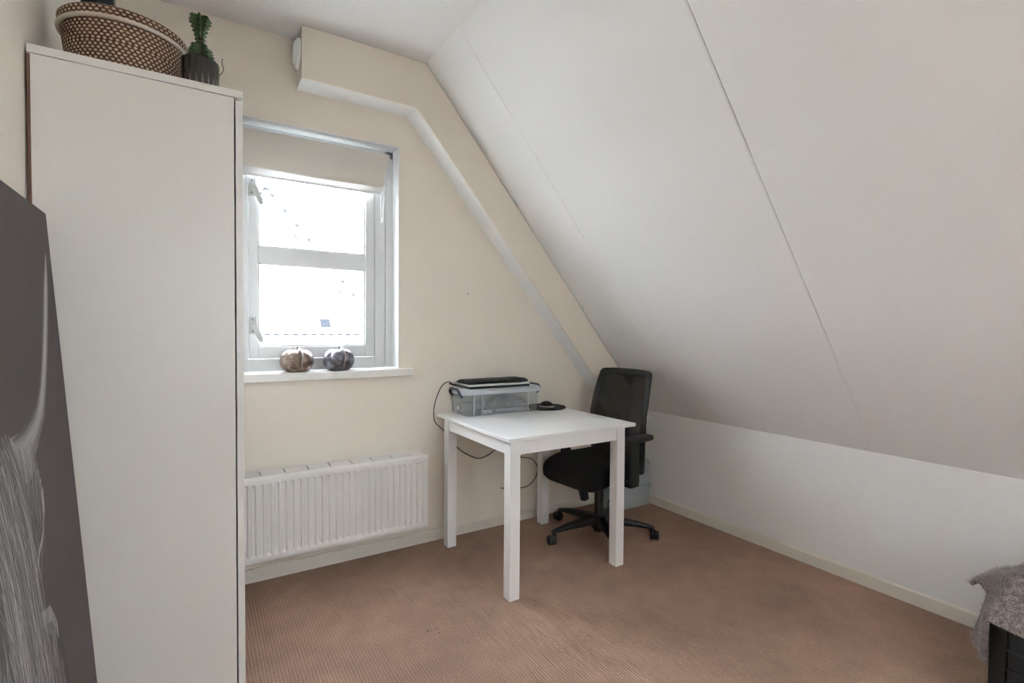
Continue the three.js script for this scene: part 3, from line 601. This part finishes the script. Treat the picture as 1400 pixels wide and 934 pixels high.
{ // round mouse mat with mouse
  const p = mesh('mouse_mat', new THREE.LatheGeometry([[0, 0], [.128, 0], [.130, .002], [.130, .006], [.127, .008], [0, .008]].map(([r, y]) => new THREE.Vector2(r, y)), 64), plain(0.010, 0.010, 0.011, 0.9));
  p.position.set(-0.907, TT + 0.0005, 0.146); tag(p, 'round black mouse mat on the white table', 'mouse mat');
  const o = thing('computer_mouse', 'black and silver computer mouse on the round mat', 'mouse', [-0.905, TT + 0.009, 0.155], 0.5);
  const shell = (s, h) => grid(24, 16, (u, v) => { const th = u * 2 * Math.PI, ph = v * Math.PI / 2, r = Math.cos(ph); return [0.030 * s * r * Math.cos(th), h * Math.sin(ph), 0.050 * s * r * Math.sin(th)]; });
  const fl = (g) => { const ix = g.index.array; for (let i = 0; i < ix.length; i += 3) { const q = ix[i]; ix[i] = ix[i + 1]; ix[i + 1] = q; } g.computeVertexNormals(); return g; };
  mesh('shell', fl(shell(1, 0.034)), M.blackPlastic, o);
  mesh('side_trim', fl(shell(1.05, 0.012)), plain(0.6, 0.6, 0.6, .3, { metalness: .8 }), o);
  mesh('scroll_wheel', cyl(0.006, 0.006, 0.006, 16).rotateZ(Math.PI / 2).translate(0, 0.028, 0.022), plain(0.4, 0.4, 0.4, .4), o);
}
{ // cables
  const P = [[-1.500, .922, .015], [-1.535, .944, .030], [-1.575, .925, .030], [-1.612, .850, .025], [-1.622, .775, .010], [-1.618, .71, .018], [-1.572, .659, .035], [-1.48, .544, .035], [-1.406, .49, .035], [-1.33, .458, .035], [-1.263, .472, .035], [-1.20, .50, .035], [-1.10, .46, .035], [-1.016, .426, .035], [-.929, .40, .035], [-.887, .336, .035], [-.91, .266, .035], [-.963, .23, .035], [-1.02, .225, .035], [-1.10, .235, .03], [-1.16, .24, .016]];
  const o = thing('power_cable', 'thin black laptop cable hanging in loops behind the white table', 'cable');
  mesh('cord', tube(P.map((a) => V(...a)), 0.0028, 220, 8), M.blackPlastic, o);
  mesh('connector', cyl(0.005, 0.004, 0.03, 10).rotateZ(1.2).translate(-1.512, .927, .018), M.blackPlastic, o);
  const c = mesh('loose_cable', tube([V(-.43, .03, .26), V(-.455, .06, .255), V(-.45, .10, .25), V(-.42, .115, .25), V(-.40, .10, .25)], 0.003, 40, 8), M.blackPlastic);
  tag(c, 'short black cable loop in front of the pale blue boxes', 'cable');
}

// ---------------------------------------------------------------- pale blue boxes in the corner
{
  const blue = plain(0.40, 0.44, 0.45, 0.8);
  const mk = (label, y, x0, x1, z1, h, lid) => {
    const o = thing('cardboard_box', label, 'box', [x0, y, 0.02], 0, 'pale blue lidded boxes in the corner');
    const W = x1 - x0, D = z1 - 0.02;
    mesh('body', box(0.002, W - 0.002, 0, h - 0.004, 0.002, D - 0.003, 0.001), blue, o);
    mesh('lid', box(0, W, h - lid, h, 0, D, 0.0015), blue, o);
  };
  mk('pale blue lidded box standing on the carpet in the corner', 0.0005, -0.375, -0.027, 0.228, 0.148, 0.034);
  mk('pale blue lidded box on top of another blue box', 0.149, -0.365, -0.030, 0.224, 0.17, 0.03);
}

// ---------------------------------------------------------------- office chair
{
  const C = [-0.725, 0.46], th = -85 * Math.PI / 180;
  const o = thing('office_chair', 'black swivel office chair with mesh back pushed under the white table', 'chair', [C[0], 0, C[1]], th);
  const toLocal = (wx, wz) => { const f = [Math.sin(th), Math.cos(th)], s = [Math.cos(th), -Math.sin(th)]; return [wx * s[0] + wz * s[1], wx * f[0] + wz * f[1]]; };
  // five-star base
  mesh('hub', [cyl(0.042, 0.05, 0.075, 24).translate(0, 0.095, 0), cyl(0.03, 0.034, 0.03, 24).translate(0, 0.047, 0)], M.blackPlastic, o);
  for (let k = 0; k < 5; k++) {
    const a = (43 + 72 * k) * Math.PI / 180, [lx, lz] = toLocal(Math.cos(a), Math.sin(a));
    const rings = [[.03, .036, .075, .128], [.10, .030, .076, .122], [.22, .024, .074, .106], [.300, .020, .068, .088], [.325, .016, .066, .080]].map(([d, w, ya, yb]) => [[d, ya, -w * .6], [d, (ya + yb) / 2, -w], [d, yb - .004, -w * .85], [d, yb, -w * .5], [d, yb, w * .5], [d, yb - .004, w * .85], [d, (ya + yb) / 2, w], [d, ya, w * .6]]);
    const leg = loft(rings);
    const rot = new THREE.Matrix4().makeBasis(V(lx, 0, lz), V(0, 1, 0), V(-lz, 0, lx));
    leg.applyMatrix4(rot);
    const L = mesh('base_leg', leg, M.blackPlastic, o);
    const end = cyl(0.014, 0.012, 0.026, 14).translate(0.315, 0.062, 0).applyMatrix4(rot);
    mesh('caster_stem', end, M.blackPlastic, L);
    const sw = 0.6 + k * 1.9, cx = lx * .33, cz = lz * .33;
    for (const s of [-1, 1]) mesh('caster_wheel', new THREE.LatheGeometry([[0, -.010], [.022, -.010], [.027, -.006], [.0275, 0], [.027, .006], [.020, .011], [0, .012]].map(([r, y]) => new THREE.Vector2(r, y)), 24).rotateZ(Math.PI / 2 * s).translate(s * 0.0135, 0.028, 0).rotateY(sw).translate(cx, 0, cz), M.blackPlastic, L);
    mesh('caster_hood', new THREE.CylinderGeometry(0.0295, 0.0295, 0.012, 20, 1, false, Math.PI * .05, Math.PI * .9).rotateX(Math.PI / 2).rotateZ(Math.PI / 2 * 0).translate(0, 0.030, 0).rotateY(sw + Math.PI / 2).translate(cx, 0, cz), M.blackPlastic, L);
  }
  mesh('gas_column', [cyl(0.026, 0.026, 0.165, 20).translate(0, 0.21, 0)], M.blackPlastic, o);
  mesh('gas_rod', cyl(0.014, 0.014, 0.07, 16).translate(0, 0.325, 0), M.steel, o);
  mesh('tilt_mechanism', [box(-.075, .075, .348, .392, -.12, .13, .012, 3)], M.blackMatte, o);
  mesh('tension_knob', [cyl(0.028, 0.025, 0.075, 20).rotateX(0.25).translate(0.06, 0.315, 0.195), cyl(0.012, 0.012, 0.08, 12).rotateX(Math.PI / 2).translate(0.06, 0.357, 0.16)], M.blackMatte, o);
  // seat
  const outline = (k, dy) => { const r = []; for (let i = 0; i < 64; i++) { const a = i / 64 * 2 * Math.PI, ca = Math.cos(a), sa = Math.sin(a), n = 0.42; let x = Math.sign(ca) * Math.pow(Math.abs(ca), n) * 0.247, z = Math.sign(sa) * Math.pow(Math.abs(sa), n) * 0.252 + 0.055; x *= 1 - 0.08 * smooth(0.05, -0.2, z); x *= k; z = 0.055 + (z - 0.055) * k; const y = dy - 0.035 * smooth(0.12, 0.31, z) * 1 + 0.012 * smooth(-0.05, -0.2, z); r.push([x, y, z]); } return r.reverse(); };
  mesh('seat', loft([[.80, .388], [.93, .394], [.985, .412], [1, .435], [.995, .458], [.97, .476], [.90, .487], [.7, .490], [.4, .486], [.1, .484]].map(([k, y]) => outline(k, y))), M.blackFabric, o);
  mesh('seat_shell', loft([[.55, .376], [.78, .380], [.90, .396]].map(([k, y]) => outline(k, y))), M.blackMatte, o);
  // backrest: curved sheet position as function of height
  const zb = (y) => { const k = [[.38, -.172], [.5, -.158], [.62, -.150], [.72, -.158], [.85, -.186], [1.02, -.236]]; for (let i = 0; i < k.length - 1; i++) if (y <= k[i + 1][0] || i === k.length - 2) { const t = (y - k[i][0]) / (k[i + 1][0] - k[i][0]); return lerp(k[i][1], k[i + 1][1], t); } };
  const pos = (x, y) => [x, y, zb(y) + 0.45 * (x * x - 0.03)];
  const outl = (inset) => { // backrest outline in (x, y)
    const pts = [], y0 = .385 + inset, y1 = 1.008 - inset, R = 0.032 - inset * .3;
    const hw = (y) => (0.205 + 0.02 * Math.sin(Math.PI * clampF((y - .4) / .6))) - inset;
    const arc = (cx, cy, a0) => { for (let k = 0; k <= 8; k++) { const a = (a0 + 90 * k / 8) * Math.PI / 180; pts.push([cx + R * Math.cos(a), cy + R * Math.sin(a)]); } };
    arc(hw(y1) - R, y1 - R, 0);
    for (let k = 1; k < 8; k++) { const x = lerp(hw(y1) - R, -hw(y1) + R, k / 8); pts.push([x, y1 + 0.006 * (1 - Math.pow(x / .2, 2))]); }
    arc(-hw(y1) + R, y1 - R, 90);
    for (let k = 1; k < 14; k++) { const y = lerp(y1 - R, y0 + R, k / 14); pts.push([-hw(y), y]); }
    arc(-hw(y0) + R, y0 + R, 180);
    for (let k = 1; k < 8; k++) pts.push([lerp(-hw(y0) + R, hw(y0) - R, k / 8), y0]);
    arc(hw(y0) - R, y0 + R, 270);
    for (let k = 1; k < 14; k++) { const y = lerp(y0 + R, y1 - R, k / 14); pts.push([hw(y), y]); }
    return pts;
  };
  const oA = outl(0), oB = outl(0.040), nP = oA.length;
  const sect = (i) => { const a = oA[i], b = oB[i], mid = [(a[0] + b[0]) / 2, (a[1] + b[1]) / 2]; const P = (q, dz) => { const p = pos(q[0], q[1]); return [p[0], p[1], p[2] + dz]; }; return [P(a, -.009), P(a, .004), P(mid, .014), P(b, .006), P(b, -.004), P(mid, -.014)]; };
  { const rings = Array.from({ length: nP + 1 }, (_, i) => sect(i % nP)); const fr = loft(rings, false, false); const f2 = fr; mesh('back_frame', f2, M.blackPlastic, o); }
  // mesh cloth
  const inner = outl(0.034);
  { const pos3 = [], idx = [], uv = []; const cxy = [0, .69]; const RN = 10;
    for (let j = 0; j <= RN; j++) for (let i = 0; i <= nP; i++) { const q = inner[i % nP], x = lerp(cxy[0], q[0], j / RN), y = lerp(cxy[1], q[1], j / RN); pos3.push(...pos(x, y)); uv.push(x, y); }
    for (let j = 0; j < RN; j++) for (let i = 0; i < nP; i++) { const a = j * (nP + 1) + i; idx.push(a, a + nP + 1, a + 1, a + 1, a + nP + 1, a + nP + 2); }
    const g = new THREE.BufferGeometry(); g.setAttribute('position', new THREE.Float32BufferAttribute(pos3, 3)); g.setAttribute('uv', new THREE.Float32BufferAttribute(uv, 2)); g.setIndex(idx); g.computeVertexNormals();
    const m = mesh('back_mesh', g, new THREE.MeshStandardMaterial({ color: new THREE.Color().setRGB(0.012, 0.011, 0.010), roughness: 0.95, transparent: true, opacity: 0.915, side: THREE.DoubleSide }), o); m.userData.label = 'see-through black mesh'; }
  mesh('lumbar_bar', [tube([V(-.20, .60, -.165), V(-.1, .60, -.185), V(0, .60, -.192), V(.1, .60, -.185), V(.20, .60, -.165)], .014, 24, 10)], M.blackPlastic, o);
  mesh('back_support', [box(-.045, .045, .365, .390, -.20, -.10, .008, 2), loft([[.375, -.19, .05], [.45, -.215, .045], [.55, -.215, .04], [.64, -.205, .03]].map(([y, z, w]) => [[-w, y, z - .014], [w, y, z - .014], [w, y, z + .014], [-w, y, z + .014]].reverse()))], M.blackPlastic, o);
  for (const s of [1, -1]) {
    const P = mesh('armrest', [loft([[-.115, .030, .0], [-.105, .036, .0], [-.02, .040, .0], [.10, .042, 0], [.14, .036, -.003], [.15, .025, -.006]].map(([z, w, dy]) => [[-w, .632 + dy, z], [-w * 1.0, .646 + dy, z], [-w * .8, .655 + dy, z], [w * .8, .655 + dy, z], [w, .646 + dy, z], [w, .632 + dy, z], [w * .7, .626 + dy, z], [-w * .7, .626 + dy, z]].map(([x, y, zz]) => [x + s * .278, y, zz])))], M.blackMatte, o);
    mesh('arm_post', [loft([[.372, .030, .012], [.40, .034, .014], [.52, .030, .014], [.63, .026, .013]].map(([y, w, t]) => [[-t, y, -w], [t, y, -w], [t, y, w], [-t, y, w]].reverse().map(([x, yy, z]) => [x + s * .278, yy, z + 0.02])))], M.blackMatte, o);
    mesh('arm_bracket', [box(s > 0 ? .07 : -.28, s > 0 ? .28 : -.07, .366, .382, -.012, .05, .006, 2)], M.blackMatte, o);
  }
}

// ---------------------------------------------------------------- crate with a woollen throw
{
  const th = Math.atan2(-0.032, 0.105);           // long side runs along local +z
  const org = [-0.56, 0, 2.2];
  const o = thing('plastic_crate', 'black slatted plastic crate under a woollen throw by the knee wall', 'crate', org, th);
  const W = 0.36, D = 0.52, H = 0.312, t = 0.012;
  mesh('floor_panel', box(.01, W - .01, .012, .02, .01, D - .01), M.blackMatte, o);
  mesh('top_rim', [box(0, W, H - .028, H, 0, .02), box(0, W, H - .028, H, D - .02, D), box(0, .02, H - .028, H, .02, D - .02), box(W - .02, W, H - .028, H, .02, D - .02)], M.blackPlastic, o);
  for (const [x, z] of [[.003, .003], [.003, D - .053], [W - .023, .003], [W - .023, D - .053]]) mesh('corner_post', box(x, x + .02, 0, H - .028, z, z + .05, .004, 2), M.blackPlastic, o);
  for (const x of [.009, W - .015]) {
    mesh('side_panel', box(x, x + .006, .005, H - .028, .053, D - .053), M.blackMatte, o);
    for (let k = 0; k < 4; k++) mesh('rib', box(x - .006, x + .012, .03 + k * .062, .038 + k * .062, .053, D - .053), M.blackPlastic, o);
    for (let k = 1; k < 4; k++) mesh('upright_rib', box(x - .005, x + .011, .005, H - .028, .053 + k * .1035 - .004, .053 + k * .1035 + .004), M.blackPlastic, o);
  }
  for (const z of [.009, D - .015]) mesh('end_panel', box(.023, W - .023, .005, H - .028, z, z + .006), M.blackMatte, o);

  // throw: local frame of the crate; q runs from beyond the far edge (negative) over the top
  const wool = dataTex(256, 256, (x, y) => { const k = 0.62 + 0.5 * rnd() + 0.25 * noise.noise(x / 9, y / 9, 2); return [150 * k, 138 * k, 131 * k].map((q) => Math.min(255, q)); }, true);
  wool.repeat.set(3, 3);
  const woolBump = dataTex(256, 256, () => 255 * rnd()); woolBump.repeat.set(3, 3);
  const wm = new THREE.MeshPhysicalMaterial({ map: wool, bumpMap: woolBump, bumpScale: 0.004, roughness: 1, sheen: 0.4, sheenRoughness: 0.7, sheenColor: new THREE.Color(0.6, 0.56, 0.53) });
  const r = thing('wool_throw', 'fluffy grey-brown woollen throw draped over the black crate', 'blanket', org, th);
  const hang = (x) => 0.145 * (1 - smooth(0.055, 0.085, x)) + Math.max(0.03, x < 0.21 ? 0.03 + 0.155 * Math.pow(clampF((x - 0.07) / 0.14), 0.65) : 0.185 - 0.6 * (x - 0.21));
  const stiff = (x) => smooth(0.055, 0.11, x);         // 0 hangs down, 1 sticks out
  const top = (x, z) => H + 0.004 + 0.105 * smooth(-.01, 0.17, x) * smooth(-0.20, -0.02, z) * (0.85 + 0.15 * Math.sin(x * 9 + z * 7)) + 0.016 * noise.noise(x * 12, z * 12, 4) * smooth(0, .05, x) + 0.010 * smooth(0, .03, x);
  const surf = (u, v) => {
    const x = lerp(-0.012, 0.42, u), q = lerp(-1, 1, v);
    if (q >= 0) { const z = q * 0.5; let y = top(x, z); if (x < 0) y -= 0.02 * (-x / .012); return [x - 0.004 * (x < 0 ? 1 : 0), y, z - 0.003 * (1 - smooth(0, .05, z))]; }
    const s = -q * hang(x), k = stiff(x), e = smooth(0, 0.03, s);
    const swing = lerp(0.0, 0.36, smooth(-0.005, 0.06, x));
    const out = s * lerp(swing, 0.98, k) + 0.003 - 0.024 * smooth(0, -0.012, x) * e;
    const y0 = lerp(top(x, 0), top(x, -out), k), drop = s * lerp(0.90, 0.06, k);
    return [x - 0.010 * (1 - k) * e, y0 - drop - 0.004 * e - 0.020 * k * smooth(0.5, 1, -q) * smooth(0.1, 0.2, x), -out];
  };
  const a = grid(90, 90, surf, (u, v) => [u * .4, v * .7]);
  const nrm = a.attributes.normal, pp = a.attributes.position;
  const dn = nrm.getY(Math.floor(pp.count * .8)) < 0 ? -1 : 1;
  const b = a.clone(); const bp = b.attributes.position;
  for (let i = 0; i < bp.count; i++) { const n = V(nrm.getX(i), nrm.getY(i), nrm.getZ(i)).multiplyScalar(dn * 0.006); pp.setXYZ(i, pp.getX(i) + n.x, pp.getY(i) + n.y, pp.getZ(i) + n.z); }
  a.computeVertexNormals();
  mesh('cloth', [a, b], wm, r);
  // wool fibres
  const pts = [], N = 9000, P3 = [], ID = [];
  const nu = 91, nv = 91;
  for (let k = 0; k < N; k++) {
    const i = Math.floor(rnd() * nu), j = Math.floor(rnd() * nv), id = Math.min(pp.count - 1, j * nu + i);
    const p = V(pp.getX(id) + .006 * (rnd() - .5), pp.getY(id) + .004 * (rnd() - .5), pp.getZ(id) + .006 * (rnd() - .5)), n = V(nrm.getX(id), nrm.getY(id), nrm.getZ(id)).multiplyScalar(dn);
    const d = n.clone().multiplyScalar(0.4).add(V(rnd() - .5, rnd() - .5, rnd() - .5)).normalize(), L = 0.006 + 0.009 * rnd(), wv = V(rnd() - .5, rnd() - .5, rnd() - .5).cross(d).normalize().multiplyScalar(0.0006);
    const m = P3.length / 3, e = p.clone().addScaledVector(d, L), mm = p.clone().addScaledVector(d, L * .5).addScaledVector(n, .001);
    for (const q of [p.clone().add(wv), p.clone().sub(wv), mm.clone().add(wv), mm.clone().sub(wv), e]) P3.push(q.x, q.y, q.z);
    ID.push(m, m + 1, m + 2, m + 1, m + 3, m + 2, m + 2, m + 3, m + 4);
  }
  const fg = new THREE.BufferGeometry(); fg.setAttribute('position', new THREE.Float32BufferAttribute(P3, 3)); fg.setIndex(ID); fg.computeVertexNormals();
  const f = mesh('wool_fibres', fg, new THREE.MeshStandardMaterial({ color: new THREE.Color().setRGB(0.42, 0.37, 0.34), roughness: 1, side: THREE.DoubleSide }), r);
  f.userData.kind = 'stuff';
}

renderer.render(scene, camera);
